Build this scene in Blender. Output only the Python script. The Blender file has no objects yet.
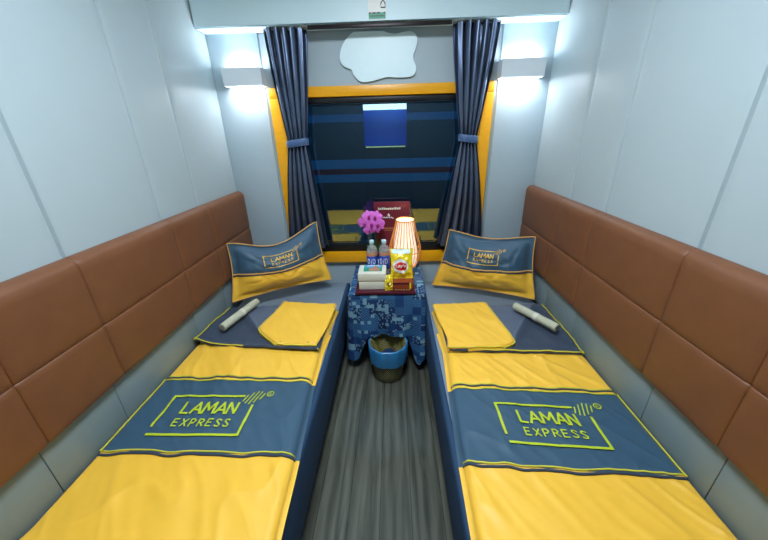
import bpy, bmesh, math, random
from mathutils import Vector, Matrix, noise
random.seed(7)
sc = bpy.context.scene
C = sc.collection
PI = math.pi
# ------------------------------------------------------------------ materials
def lin(c):
    return tuple(((v/255)/12.92 if v/255 <= .04045 else ((v/255+.055)/1.055)**2.4) for v in c) + (1,)
class NT:
    def __init__(s, name):
        s.m = bpy.data.materials.new(name); s.m.use_nodes = True
        s.t = s.m.node_tree; s.n = s.t.nodes; s.b = s.n['Principled BSDF']; s.out = s.n['Material Output']
    def node(s, typ, **kw):
        n = s.n.new(typ)
        for k, v in kw.items():
            if k in n.inputs: n.inputs[k].default_value = v
            else: setattr(n, k, v)
        return n
    def link(s, a, b): s.t.links.new(a, b)
    def math(s, op, a, b=None):
        n = s.n.new('ShaderNodeMath'); n.operation = op
        for i, v in enumerate((a, b)):
            if v is None: continue
            if hasattr(v, 'links') or hasattr(v, 'is_linked'): s.link(v, n.inputs[i])
            else: n.inputs[i].default_value = v
        return n.outputs[0]
    def mix(s, f, a, b):
        n = s.n.new('ShaderNodeMix'); n.data_type = 'RGBA'
        for i, v in ((0, f), (6, a), (7, b)):
            if hasattr(v, 'is_linked'): s.link(v, n.inputs[i])
            else: n.inputs[i].default_value = v
        return n.outputs[2]
def mat(name, col, rough=.6, var=.06, scale=30, bump=0., bscale=200, metal=0., spec=.5, sheen=0., trans=0., stretch=(1, 1, 1)):
    q = NT(name); b = q.b
    tc = q.node('ShaderNodeTexCoord'); mp = q.node('ShaderNodeMapping'); mp.inputs['Scale'].default_value = stretch
    q.link(tc.outputs['Object'], mp.inputs['Vector'])
    nz = q.node('ShaderNodeTexNoise', Scale=scale, Detail=4.)
    q.link(mp.outputs[0], nz.inputs['Vector'])
    c = lin(col)
    dark = tuple(v*(1-var*2) for v in c[:3])+(1,); lite = tuple(min(1, v*(1+var*2)) for v in c[:3])+(1,)
    q.link(q.mix(nz.outputs['Fac'], dark, lite), b.inputs['Base Color'])
    b.inputs['Roughness'].default_value = rough; b.inputs['Metallic'].default_value = metal
    b.inputs['Specular IOR Level'].default_value = spec
    if sheen: b.inputs['Sheen Weight'].default_value = sheen; b.inputs['Sheen Roughness'].default_value = .4
    if trans: b.inputs['Transmission Weight'].default_value = trans
    if bump:
        n2 = q.node('ShaderNodeTexNoise', Scale=bscale, Detail=3.); q.link(mp.outputs[0], n2.inputs['Vector'])
        bp = q.node('ShaderNodeBump', Strength=bump, Distance=.002); q.link(n2.outputs['Fac'], bp.inputs['Height'])
        q.link(bp.outputs[0], b.inputs['Normal'])
    return q.m
def emis(name, col, strength):
    q = NT(name); b = q.b
    b.inputs['Base Color'].default_value = lin(col); b.inputs['Emission Color'].default_value = lin(col)
    b.inputs['Emission Strength'].default_value = strength
    return q.m
M = {}
M['wall'] = mat('pale_wall_vinyl', (172, 188, 194), .4, .012, 8, .12, 350)
M['farwall'] = mat('grey_far_wall_laminate', (166, 184, 194), .4, .015, 10)
M['ceil'] = mat('pale_ceiling', (190, 215, 222), .45, .01, 6)
M['leather'] = mat('brown_leather', (118, 75, 48), .45, .07, 14, .35, 420, spec=.4)
M['cushion'] = mat('grey_blue_vinyl', (126, 143, 148), .5, .03, 12, .2, 300)
M['sheet'] = mat('slate_bed_sheet', (122, 136, 150), .8, .04, 60, .3, 600, sheen=.2)
M['border'] = mat('dark_blue_mattress_side', (26, 60, 92), .75, .04, 60, .3, 600)
M['skirt'] = mat('berth_base_navy', (28, 50, 74), .6, .04, 30)
M['yellow'] = mat('yellow_satin_cotton', (252, 196, 62), .42, .03, 20, .3, 700, sheen=.25)
M['navy'] = mat('navy_satin_cotton', (50, 84, 108), .5, .05, 20, .3, 700, sheen=.25)
M['lining'] = mat('dark_navy_lining', (52, 66, 86), .7, .05, 25, .3, 700, sheen=.2)
M['lining_light'] = mat('lightened_lining_fold', (84, 98, 120), .65, .05, 25, .3, 700, sheen=.3)  # same lining in a lighter tone, light on the fold painted into the colour
M['piping'] = mat('yellow_green_piping', (214, 206, 62), .6, .03, 60)
M['gold'] = mat('gold_piping', (222, 168, 88), .6, .03, 60)
M['print'] = mat('lime_print', (186, 204, 36), .6, .02, 60)
M['goldprint'] = mat('gold_print', (232, 186, 62), .6, .02, 60)
M['frame'] = mat('yellow_wood_frame', (240, 168, 14), .35, .06, 12, stretch=(1, 1, 8))
M['rubber'] = mat('black_window_rubber', (12, 14, 18), .4, .02)
M['metal'] = mat('dark_rail_metal', (46, 40, 42), .35, .05, metal=.6)
M['curtain'] = mat('blue_grey_satin_curtain', (98, 112, 138), .34, .07, 8, .12, 500, metal=.75, stretch=(1, 1, .3))
M['tie'] = mat('blue_tieback', (66, 96, 140), .5, .05, 30, sheen=.3)
M['sconce'] = mat('pale_blue_painted_metal', (222, 232, 240), .4, .01)
M['white'] = mat('white_acrylic', (222, 246, 255), .35, .01)
M['offwhite'] = mat('off_white_card', (216, 214, 196), .7, .02, 20)
M['towel'] = mat('cream_towel', (190, 192, 168), .9, .05, 80, .8, 300)
M['maroon'] = mat('maroon_leatherette', (104, 18, 38), .42, .06, 20)
M['maroontray'] = mat('maroon_lacquer', (84, 26, 44), .3, .05)
M['magenta'] = mat('orchid_magenta', (222, 110, 212), .55, .16, 90, sheen=.2)
M['magdeep'] = mat('orchid_throat', (150, 14, 110), .55, .05)
M['green'] = mat('leaf_green', (40, 92, 44), .45, .15, 20)
M['ceramic'] = mat('white_ceramic', (208, 206, 200), .25, .01)
M['rattan'] = mat('orange_rattan', (232, 150, 76), .5, .08, 60)
M['wood'] = mat('brown_wood', (120, 70, 36), .4, .1, 20)
M['cap'] = mat('white_plastic_cap', (190, 226, 232), .35, .01)
M['blue_label'] = mat('blue_bottle_label', (10, 70, 176), .35, .05, 40)
M['copper'] = mat('copper_label', (190, 130, 96), .3, .1, 40)
M['chips'] = mat('yellow_foil', (240, 214, 30), .25, .08, 25, metal=.0, spec=.8)
M['red'] = mat('red_ink', (206, 26, 30), .4, .02)
M['whiteink'] = mat('white_ink', (240, 240, 236), .4, .01)
M['brownbox'] = mat('brown_snack_carton', (142, 62, 32), .4, .08, 40)
M['liner'] = mat('blue_plastic_liner', (52, 126, 178), .3, .06, 20, spec=.7)
M['inner'] = mat('olive_liner_inside', (112, 112, 34), .4, .3, 14)
M['wrapper'] = mat('dark_blue_wrapper', (34, 60, 104), .35, .2, 20)
M['teal'] = mat('teal_green_ink', (24, 150, 120), .4, .03)
M['skyblue'] = mat('sky_blue_ink', (92, 160, 220), .4, .03)
M['ink'] = mat('dark_ink', (38, 40, 40), .4, .02)
M['dark'] = mat('dark_outer_panel', (14, 26, 34), .6, .1, 5)
M['rear'] = mat('dark_rear_wall', (44, 54, 62), .6, .05, 5)
M['bulk'] = mat('pale_blue_bulkhead', (214, 238, 246), .4, .01, 5)
# wood floor
def floor_mat():
    q = NT('dark_grey_wood_planks'); b = q.b
    tc = q.node('ShaderNodeTexCoord'); mp = q.node('ShaderNodeMapping')
    q.link(tc.outputs['Object'], mp.inputs['Vector']); mp.inputs['Rotation'].default_value = (0, 0, PI/2)
    br = q.node('ShaderNodeTexBrick', Scale=1.); br.inputs['Brick Width'].default_value = 4.; br.inputs['Row Height'].default_value = .13
    br.inputs['Mortar Size'].default_value = .0015; br.inputs['Color1'].default_value = (.8, .8, .8, 1); br.inputs['Color2'].default_value = (1.1, 1.1, 1.1, 1)
    br.inputs['Mortar'].default_value = (.35, .35, .35, 1); q.link(mp.outputs[0], br.inputs['Vector'])
    m2 = q.node('ShaderNodeMapping'); m2.inputs['Scale'].default_value = (9, .8, 1); q.link(tc.outputs['Object'], m2.inputs['Vector'])
    n1 = q.node('ShaderNodeTexNoise', Scale=3., Detail=6., Distortion=1.4); q.link(m2.outputs[0], n1.inputs['Vector'])
    wv = q.node('ShaderNodeTexWave', Scale=.7, Distortion=14., Detail=4.); q.link(m2.outputs[0], wv.inputs['Vector'])
    f = q.math('ADD', q.math('MULTIPLY', n1.outputs['Fac'], .7), q.math('MULTIPLY', wv.outputs['Fac'], .3))
    col = q.mix(f, lin((22, 26, 22)), lin((118, 120, 108)))
    mm = q.n.new('ShaderNodeMix'); mm.data_type = 'RGBA'; mm.blend_type = 'MULTIPLY'; mm.inputs[0].default_value = 1
    q.link(col, mm.inputs[6]); q.link(br.outputs['Color'], mm.inputs[7])
    q.link(mm.outputs[2], b.inputs['Base Color']); b.inputs['Roughness'].default_value = .24; b.inputs['Specular IOR Level'].default_value = .75
    return q.m
M['floor'] = floor_mat()
def cloth_mat():
    q = NT('indigo_patchwork_cloth'); b = q.b
    uv = q.node('ShaderNodeUVMap'); uv.uv_map = 'UVMap'
    def cell(scale):
        v = q.node('ShaderNodeVectorMath', operation='SCALE'); q.link(uv.outputs[0], v.inputs[0]); v.inputs['Scale'].default_value = scale
        f = q.node('ShaderNodeVectorMath', operation='FLOOR'); q.link(v.outputs[0], f.inputs[0])
        w = q.node('ShaderNodeTexWhiteNoise', noise_dimensions='2D'); q.link(f.outputs[0], w.inputs['Vector'])
        return w.outputs['Value'], v.outputs[0]
    big, _ = cell(19.); mid, _ = cell(46.); sml, sv = cell(110.)
    ck = q.node('ShaderNodeTexChecker', Scale=1.); q.link(sv, ck.inputs['Vector'])
    ckf = ck.outputs['Fac']
    base = q.mix(big, lin((6, 34, 84)), lin((18, 82, 136)))
    a = q.math('MULTIPLY', q.math('GREATER_THAN', big, .58), ckf)            # checked patches
    d = q.math('MULTIPLY', q.math('LESS_THAN', big, .34), q.math('GREATER_THAN', sml, .74))   # speckled patches
    e = q.math('MULTIPLY', q.math('GREATER_THAN', mid, .90), .85)
    lightf = q.math('MAXIMUM', q.math('MAXIMUM', q.math('MULTIPLY', a, .2), q.math('MULTIPLY', d, .6)), e)
    q.link(q.mix(lightf, base, lin((128, 172, 190))), b.inputs['Base Color'])
    b.inputs['Roughness'].default_value = .8
    return q.m
M['tablecloth'] = cloth_mat()
def wicker_mat():
    q = NT('olive_wicker'); b = q.b
    tc = q.node('ShaderNodeUVMap'); tc.uv_map = 'UVMap'
    ck = q.node('ShaderNodeTexChecker', Scale=48.); q.link(tc.outputs[0], ck.inputs['Vector'])
    q.link(q.mix(ck.outputs['Fac'], lin((40, 38, 24)), lin((176, 166, 108))), b.inputs['Base Color'])
    bp = q.node('ShaderNodeBump', Strength=.6, Distance=.003); q.link(ck.outputs['Fac'], bp.inputs['Height']); q.link(bp.outputs[0], b.inputs['Normal'])
    b.inputs['Roughness'].default_value = .6
    return q.m
M['wicker'] = wicker_mat()
def glass_mat():
    q = NT('tinted_window_glass'); q.n.remove(q.b)
    tr = q.node('ShaderNodeBsdfTransparent'); tr.inputs[0].default_value = (.55, .72, .78, 1)
    gl = q.node('ShaderNodeBsdfGlossy'); gl.inputs['Roughness'].default_value = .0; gl.inputs[0].default_value = (.86, .95, 1, 1)
    mx = q.node('ShaderNodeMixShader'); mx.inputs[0].default_value = .2
    q.link(tr.outputs[0], mx.inputs[1]); q.link(gl.outputs[0], mx.inputs[2]); q.link(mx.outputs[0], q.out.inputs[0])
    return q.m
M['glass'] = glass_mat()
def clear_mat(name, tint, rough=.05):
    q = NT(name); b = q.b
    b.inputs['Base Color'].default_value = tint; b.inputs['Transmission Weight'].default_value = .8; b.inputs['Roughness'].default_value = rough
    b.inputs['IOR'].default_value = 1.2
    return q.m
M['pet'] = clear_mat('clear_bottle_plastic', (.9, .97, 1, 1), .25)
def shade_mat():
    q = NT('lit_lamp_fabric'); b = q.b
    b.inputs['Base Color'].default_value = (.9, .82, .68, 1); b.inputs['Roughness'].default_value = .9
    b.inputs['Emission Color'].default_value = (1, .80, .60, 1); b.inputs['Emission Strength'].default_value = .5
    return q.m
M['shade'] = shade_mat()
M['diffuser'] = emis('sconce_diffuser_light', (240, 248, 255), 9)
M['panel_light'] = emis('ceiling_panel_light', (225, 240, 255), 6)
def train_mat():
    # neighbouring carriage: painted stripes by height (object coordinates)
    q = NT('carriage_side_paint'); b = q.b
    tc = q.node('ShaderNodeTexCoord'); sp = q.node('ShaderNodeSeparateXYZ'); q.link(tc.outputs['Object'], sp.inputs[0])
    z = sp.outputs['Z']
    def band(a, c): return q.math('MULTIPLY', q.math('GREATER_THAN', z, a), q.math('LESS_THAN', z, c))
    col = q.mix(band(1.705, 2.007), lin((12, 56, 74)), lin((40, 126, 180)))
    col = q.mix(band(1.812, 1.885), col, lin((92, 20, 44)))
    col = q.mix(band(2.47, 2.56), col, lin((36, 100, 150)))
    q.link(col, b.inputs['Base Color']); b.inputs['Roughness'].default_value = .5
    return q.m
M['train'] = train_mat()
def blueglow_mat():  # glow meant for the blue reflection in the pane, unused
    q = NT('blue_reflection_glow'); b = q.b
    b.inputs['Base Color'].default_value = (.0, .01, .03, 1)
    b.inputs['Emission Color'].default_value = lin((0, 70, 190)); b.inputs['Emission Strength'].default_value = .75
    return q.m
M['blueglow'] = blueglow_mat()
M['bluerefl'] = mat('reflection_blue', (6, 104, 214), .6, .03)
M['litstrip'] = emis('reflected_lamp_glow', (236, 246, 232), 3.6)  # glow standing in for a ceiling light reflected in the pane
M['dimstrip'] = emis('reflected_line_glow', (220, 214, 150), .9)  # glow standing in for a bright line reflected in the pane
# ------------------------------------------------------------------ helpers
def build(name, verts, faces, m, parent=None, smooth=True, uvs=None):
    me = bpy.data.meshes.new(name); me.from_pydata([tuple(v) for v in verts], [], faces); me.update()
    if smooth: me.shade_smooth()
    if uvs:
        l = me.uv_layers.new(name='UVMap')
        for lp in me.loops: l.data[lp.index].uv = uvs[lp.vertex_index]
    o = bpy.data.objects.new(name, me); me.materials.append(m); C.objects.link(o)
    if parent: o.parent = parent
    return o
def from_bm(name, bm, m, parent=None, smooth=True):
    bmesh.ops.recalc_face_normals(bm, faces=bm.faces)
    me = bpy.data.meshes.new(name); bm.to_mesh(me); bm.free()
    if smooth:
        me.shade_smooth()
        try: me.set_sharp_from_angle(angle=math.radians(40))
        except Exception: pass
    o = bpy.data.objects.new(name, me); me.materials.append(m); C.objects.link(o)
    if parent: o.parent = parent
    return o
def bx(bm, lo, hi, bev=0., seg=2):
    lo, hi = Vector(lo), Vector(hi)
    r = bmesh.ops.create_cube(bm, size=1)
    vs = r['verts']
    for v in vs: v.co = Vector([(lo[i]+hi[i])/2 + v.co[i]*(hi[i]-lo[i]) for i in range(3)])
    if bev:
        es = list({e for v in vs for e in v.link_edges})
        bmesh.ops.bevel(bm, geom=es, offset=bev, segments=seg, affect='EDGES', profile=.5)
def box(name, lo, hi, m, parent=None, bev=0., seg=2):
    bm = bmesh.new(); bx(bm, lo, hi, bev, seg); return from_bm(name, bm, m, parent)
def boxes(name, lst, m, parent=None, bev=0.):
    bm = bmesh.new()
    for lo, hi in lst: bx(bm, lo, hi, bev)
    return from_bm(name, bm, m, parent)
def lathe(name, prof, m, parent=None, seg=32, c=(0, 0, 0), wave=None, uv=False):
    vs, fs, us = [], [], []
    n = len(prof)
    sg = seg+1 if uv else seg
    for j in range(sg):
        a = 2*PI*j/seg
        for i, (r, z) in enumerate(prof):
            rr = r + (wave(a, i) if wave else 0)
            vs.append((c[0]+rr*math.cos(a), c[1]+rr*math.sin(a), c[2]+z)); us.append((j/seg*2, z*2.4))
    for j in range(seg):
        k = j+1 if uv else (j+1) % seg
        for i in range(n-1): fs.append((j*n+i, k*n+i, k*n+i+1, j*n+i+1))
    return build(name, vs, fs, m, parent, uvs=us if uv else None)
def tube_geo(pts, r, vs, fs, seg=8, closed=False, caps=True):
    pts = [Vector(p) for p in pts]; n = len(pts); b0 = len(vs)
    rr = r if callable(r) else (lambda i: r)
    up = Vector((0, 0, 1))
    for i, p in enumerate(pts):
        if closed: t = pts[(i+1) % n]-pts[i-1]
        else: t = pts[min(i+1, n-1)]-pts[max(i-1, 0)]
        t.normalize()
        u = t.cross(up)
        if u.length < .05: u = t.cross(Vector((0, 1, 0)))
        u.normalize(); w = u.cross(t)
        for k in range(seg):
            a = 2*PI*k/seg
            vs.append(p + (u*math.cos(a)+w*math.sin(a))*rr(i))
    for i in range(n if closed else n-1):
        j = (i+1) % n
        for k in range(seg):
            l = (k+1) % seg
            fs.append((b0+i*seg+k, b0+i*seg+l, b0+j*seg+l, b0+j*seg+k))
    if caps and not closed:
        fs.append(tuple(b0+k for k in range(seg))[::-1]); fs.append(tuple(b0+(n-1)*seg+k for k in range(seg)))
def tube(name, pts, r, m, parent=None, seg=8, closed=False):
    vs, fs = [], []; tube_geo(pts, r, vs, fs, seg, closed); return build(name, vs, fs, m, parent)
def grid(name, f, nu, nv, m, parent=None, uvf=None):
    vs = [f(i/nu, j/nv) for j in range(nv+1) for i in range(nu+1)]
    us = [uvf(i/nu, j/nv) for j in range(nv+1) for i in range(nu+1)] if uvf else None
    fs = [(j*(nu+1)+i, j*(nu+1)+i+1, (j+1)*(nu+1)+i+1, (j+1)*(nu+1)+i) for j in range(nv) for i in range(nu)]
    return build(name, vs, fs, m, parent, uvs=us)
def tag(o, label, cat, group=None):
    o['label'] = label; o['category'] = cat
    if group: o['group'] = group
    return o
def thing(name, label, cat, loc=(0, 0, 0), group=None):
    o = bpy.data.objects.new(name, None); o.empty_display_size = .05; C.objects.link(o)
    o.location = loc; return tag(o, label, cat, group)
def settle(t):
    """children were made in world coordinates: keep them there although their thing has a base point"""
    inv = Matrix.Translation(-Vector(t.location))
    for ch in t.children:
        if ch.type == 'MESH': ch.data.transform(inv)
        else: ch.location = Vector(ch.location) - Vector(t.location)
        for g in ch.children:
            if g.type == 'MESH': g.data.transform(inv)
def struct(o): o['kind'] = 'structure'; return o
def sm(a, b, x):
    t = max(0., min(1., (x-a)/(b-a))); return t*t*(3-2*t)
def pw(pts, x):
    if x <= pts[0][0]: return pts[0][1]
    for (a, va), (b, vb) in zip(pts, pts[1:]):
        if x <= b: return va+(vb-va)*(x-a)/(b-a)
    return pts[-1][1]
# text outlines as flat triangles, fitted to the unit square
def text_mesh(s, bold=.0, space=1.):
    cu = bpy.data.curves.new('txt', 'FONT'); cu.body = s; cu.offset = bold; cu.space_character = space; cu.resolution_u = 3
    o = bpy.data.objects.new('txt', cu); C.objects.link(o)
    dg = bpy.context.evaluated_depsgraph_get(); dg.update()
    me = bpy.data.meshes.new_from_object(o.evaluated_get(dg))
    vs = [v.co.copy() for v in me.vertices]; fs = [tuple(p.vertices) for p in me.polygons]
    bpy.data.objects.remove(o); bpy.data.curves.remove(cu); bpy.data.meshes.remove(me)
    x0 = min(v.x for v in vs); x1 = max(v.x for v in vs); y0 = min(v.y for v in vs); y1 = max(v.y for v in vs)
    return [((v.x-x0)/(x1-x0), (v.y-y0)/(y1-y0)) for v in vs], fs
def put_text(s, u0, v0, u1, v1, vs, fs, bold=.0, space=1.):
    a, f = text_mesh(s, bold, space); b = len(vs)
    vs += [(u0+(u1-u0)*p[0], v0+(v1-v0)*p[1]) for p in a]; fs += [tuple(b+i for i in q) for q in f]
def put_bar(p, q, w, vs, fs, n=14, asp=1.):
    # a stroke between two uv points; w is its half width in v units, asp = u size / v size
    dx, dy = (q[0]-p[0])*asp, q[1]-p[1]; L = math.hypot(dx, dy); nx, ny = -dy/L*w/asp, dx/L*w
    b = len(vs)
    for i in range(n+1):
        t = i/n; x = p[0]+(q[0]-p[0])*t; y = p[1]+(q[1]-p[1])*t
        vs += [(x-nx, y-ny), (x+nx, y+ny)]
    for i in range(n): fs.append((b+2*i, b+2*i+2, b+2*i+3, b+2*i+1))
GLYPH = {'L': [((0, 1), (0, 0)), ((0, 0), (.85, 0))], 'A': [((0, 0), (.5, 1)), ((.5, 1), (1, 0)), ((.2, .32), (.8, .32))],
         'M': [((0, 0), (.08, 1)), ((.08, 1), (.5, .3)), ((.5, .3), (.92, 1)), ((.92, 1), (1, 0))], 'N': [((0, 0), (0, 1)), ((0, 1), (1, 0)), ((1, 0), (1, 1))],
         'E': [((0, 0), (0, 1)), ((0, 1), (.9, 1)), ((0, .52), (.75, .52)), ((0, 0), (.9, 0))], 'X': [((0, 0), (1, 1)), ((0, 1), (1, 0))],
         'P': [((0, 0), (0, 1)), ((0, 1), (.6, 1)), ((.6, 1), (.95, .75)), ((.95, .75), (.6, .45)), ((.6, .45), (0, .45))],
         'R': [((0, 0), (0, 1)), ((0, 1), (.6, 1)), ((.6, 1), (.95, .75)), ((.95, .75), (.6, .45)), ((.6, .45), (0, .45)), ((.4, .45), (1, 0))],
         'S': [((.95, .85), (.6, 1)), ((.6, 1), (.2, .98)), ((.2, .98), (.05, .75)), ((.05, .75), (.9, .28)), ((.9, .28), (.75, .03)), ((.75, .03), (.3, 0)), ((.3, 0), (.0, .15))]}
def letters(word, u0, v0, u1, v1, w, gap, vs, fs, asp):
    wd = {'M': 1.3, 'A': 1.1}; tot = sum(wd.get(c, .9) for c in word)+gap*(len(word)-1); k = (u1-u0)/tot; x = u0
    for c in word:
        cw = wd.get(c, .9)*k
        for p, q in GLYPH[c]:
            P_ = (x+p[0]*cw, v0+p[1]*(v1-v0)); Q_ = (x+q[0]*cw, v0+q[1]*(v1-v0))
            L = math.hypot((Q_[0]-P_[0])*asp, Q_[1]-P_[1]); ex, ey = (Q_[0]-P_[0])/L*w*.6, (Q_[1]-P_[1])/L*w*.6
            put_bar((P_[0]-ex, P_[1]-ey), (Q_[0]+ex, Q_[1]+ey), w, vs, fs, 3, asp)
        x += cw+gap*k
def logo_geo(asp=1.85):
    vs, fs = [], []; w = .026
    put_bar((-.015, 1), (.86, 1), w, vs, fs, asp=asp)
    put_bar((0, 1), (0, .17), w, vs, fs, asp=asp)
    put_bar((0, 0), (1.013, 0), w, vs, fs, asp=asp)
    put_bar((1, 0), (1, .76), w, vs, fs, asp=asp)
    letters('LAMAN', .21, .52, .83, .81, .024, .24, vs, fs, asp)
    letters('EXPRESS', .21, .20, .84, .37, .014, .62, vs, fs, asp)
    # leaf shape made of slanted strokes beside the top right corner
    for k in range(5):
        x = .868+.048*k; l = (.13, .22, .26, .22, .13)[k]
        cx, cy = x+.01, .94+.012*k
        put_bar((cx-l*.12, cy-l*.72), (cx+l*.12, cy+l*.72), .0125, vs, fs, 3, asp)
    n = 14; b = len(vs)
    for i in range(n):
        a = 2*PI*i/n
        vs += [(1.155+.062/asp*1.3*math.cos(a), 1.07+.082*math.sin(a)), (1.155+.045/asp*1.3*math.cos(a), 1.07+.060*math.sin(a))]
    for i in range(n):
        j = (i+1) % n; fs.append((b+2*i, b+2*j, b+2*j+1, b+2*i+1))
    put_text('R', 1.138, 1.03, 1.172, 1.11, vs, fs)
    return vs, fs
LOGO = logo_geo()
# ------------------------------------------------------------------ room shell
W, D, ZC, Y0 = 1.0, 2.224, 2.36, -.22
struct(box('floor', (-1.05, Y0-.05, -.05), (1.05, 2.32, 0), M['floor']))
struct(box('ceiling', (-1.05, Y0-.05, ZC), (1.05, 2.32, ZC+.05), M['ceil']))
def side_wall(name, s):
    ys = set()
    seams = [.955, 1.435, 1.74, .45]
    y = Y0
    while y < D: ys.add(round(y, 4)); y += .06
    ys.add(D)
    for q in seams:
        for d in (-.03, -.02, -.012, -.007, -.003, 0, .003, .007, .012, .02, .03): ys.add(round(q+d, 4))
    ys = sorted(ys)
    def xo(y):
        v = 0
        for q in seams:
            d = abs(y-q)
            v += .013*math.exp(-(d/.0045)**2) + .004*math.exp(-(d/.018)**2)
        return s*(W+v)
    n = len(ys); vs = []
    for z in (0, ZC):
        for y in ys: vs.append((xo(y), y, z))
    for z in (0, ZC):
        for y in ys: vs.append((s*(W+.05), y, z))
    fs = [(i, i+1, n+i+1, n+i) for i in range(n-1)] + [(2*n+i, 2*n+i+1, 3*n+i+1, 3*n+i) for i in range(n-1)]
    fs += [(i, i+1, 2*n+i+1, 2*n+i) for i in range(n-1)] + [(n+i, n+i+1, 3*n+i+1, 3*n+i) for i in range(n-1)]
    fs += [(0, n, 3*n, 2*n), (n-1, 2*n-1, 4*n-1, 3*n-1)]
    bm = bmesh.new(); me = bpy.data.meshes.new('t')
    me.from_pydata(vs, [], fs); bm.from_mesh(me); bpy.data.meshes.remove(me)
    return struct(from_bm(name, bm, M['wall']))
side_wall('wall_left', -1); side_wall('wall_right', 1)
# far wall around the window opening
wz0, wz1, wx = .60, 1.67, .56
struct(boxes('wall_far', [((-1.0, D, 0), (-wx, D+.08, ZC)), ((wx, D, 0), (1.0, D+.08, ZC)), ((-wx, D, 0), (wx, D+.08, wz0)), ((-wx, D, wz1), (wx, D+.08, ZC))], M['farwall']))
for i, s in enumerate((-1, 1)):
    struct(box('trim_%d' % (i+1), (s*.70 if s > 0 else -1.0, D-.014, 0), (1.0 if s > 0 else -.70, D, 1.99), M['farwall'], bev=.003))
# rear wall with the doorway the picture is taken from
struct(boxes('wall_near', [((-1.0, Y0-.05, 0), (-.33, Y0, ZC)), ((.33, Y0-.05, 0), (1.0, Y0, ZC)), ((-.33, Y0-.05, 1.95), (.33, Y0, ZC))], M['rear']))
struct(box('door_1', (-.33, Y0-.045, 0), (.33, Y0-.01, 1.95), M['rear'], bev=.004))
# bulkhead over the window
bm = bmesh.new()
vs = [bm.verts.new(p) for p in [(-1, 2.10, 1.985), (1, 2.10, 1.985), (1, 2.222, 1.985), (-1, 2.222, 1.985), (-1, 2.092, ZC), (1, 2.092, ZC), (1, 2.222, ZC), (-1, 2.222, ZC)]]
for f in ((0, 1, 2, 3), (4, 5, 6, 7), (0, 1, 5, 4), (2, 3, 7, 6), (0, 3, 7, 4), (1, 2, 6, 5)): bm.faces.new([vs[i] for i in f])
bmesh.ops.bevel(bm, geom=[e for e in bm.edges], offset=.006, segments=2, affect='EDGES')
struct(from_bm('trim_3', bm, M['bulk']))
# window
fr = struct(thing('window_1', 'wide yellow framed train window', 'window', (0, D, wz0)))
del fr['label']; del fr['category']
boxes('window_frame', [((-.675, 2.188, 1.648), (.675, D-.001, 1.705)), ((-.675, 2.188, .572), (-.535, D-.001, 1.648)), ((.535, 2.188, .572), (.675, D-.001, 1.648)), ((-.535, 2.188, .572), (.535, D-.001, .652))], M['frame'], fr, .003)
boxes('rubber_seal', [((-wx, 2.205, 1.615), (wx, 2.262, 1.648)), ((-wx, 2.205, .652), (wx, 2.262, .70)), ((-wx, 2.205, .70), (-.515, 2.262, 1.615)), ((.515, 2.205, .70), (wx, 2.262, 1.615))], M['rubber'], fr, .003)
box('pane', (-.52, 2.235, .69), (.52, 2.241, 1.62), M['glass'], fr)
tube('seal_bead', [(-.50, 2.212, .708), (.50, 2.212, .708), (.50, 2.212, 1.605), (-.50, 2.212, 1.605)], .004, M['metal'], fr, 6, True)
settle(fr)
# neighbouring carriage outside
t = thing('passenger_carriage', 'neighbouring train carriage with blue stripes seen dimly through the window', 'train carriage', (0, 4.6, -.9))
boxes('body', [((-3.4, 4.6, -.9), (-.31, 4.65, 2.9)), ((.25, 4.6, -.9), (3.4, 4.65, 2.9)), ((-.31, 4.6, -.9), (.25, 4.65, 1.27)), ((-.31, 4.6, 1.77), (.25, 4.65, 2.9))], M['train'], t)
boxes('reflection_box', [((-.40, 4.95, 1.1), (.34, 5.0, 1.9)), ((-.40, 4.65, 1.1), (-.34, 4.95, 1.9)), ((.28, 4.65, 1.1), (.34, 4.95, 1.9)), ((-.40, 4.65, 1.85), (.34, 4.95, 1.9)), ((-.4, 4.65, 1.1), (.34, 4.95, 1.14))], M['bluerefl'], t)  # made-up blue recess, stands in for the doorway reflected in the pane
box('reflection_strip', (-.33, 4.70, 1.71), (.27, 4.76, 1.82), M['litstrip'], t)  # added glowing strip, imitates the reflected ceiling light
box('rail', (-.29, 4.57, 1.252), (.23, 4.585, 1.266), M['dimstrip'], t)  # added glowing bar, imitates a bright reflected line
settle(t)
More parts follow.
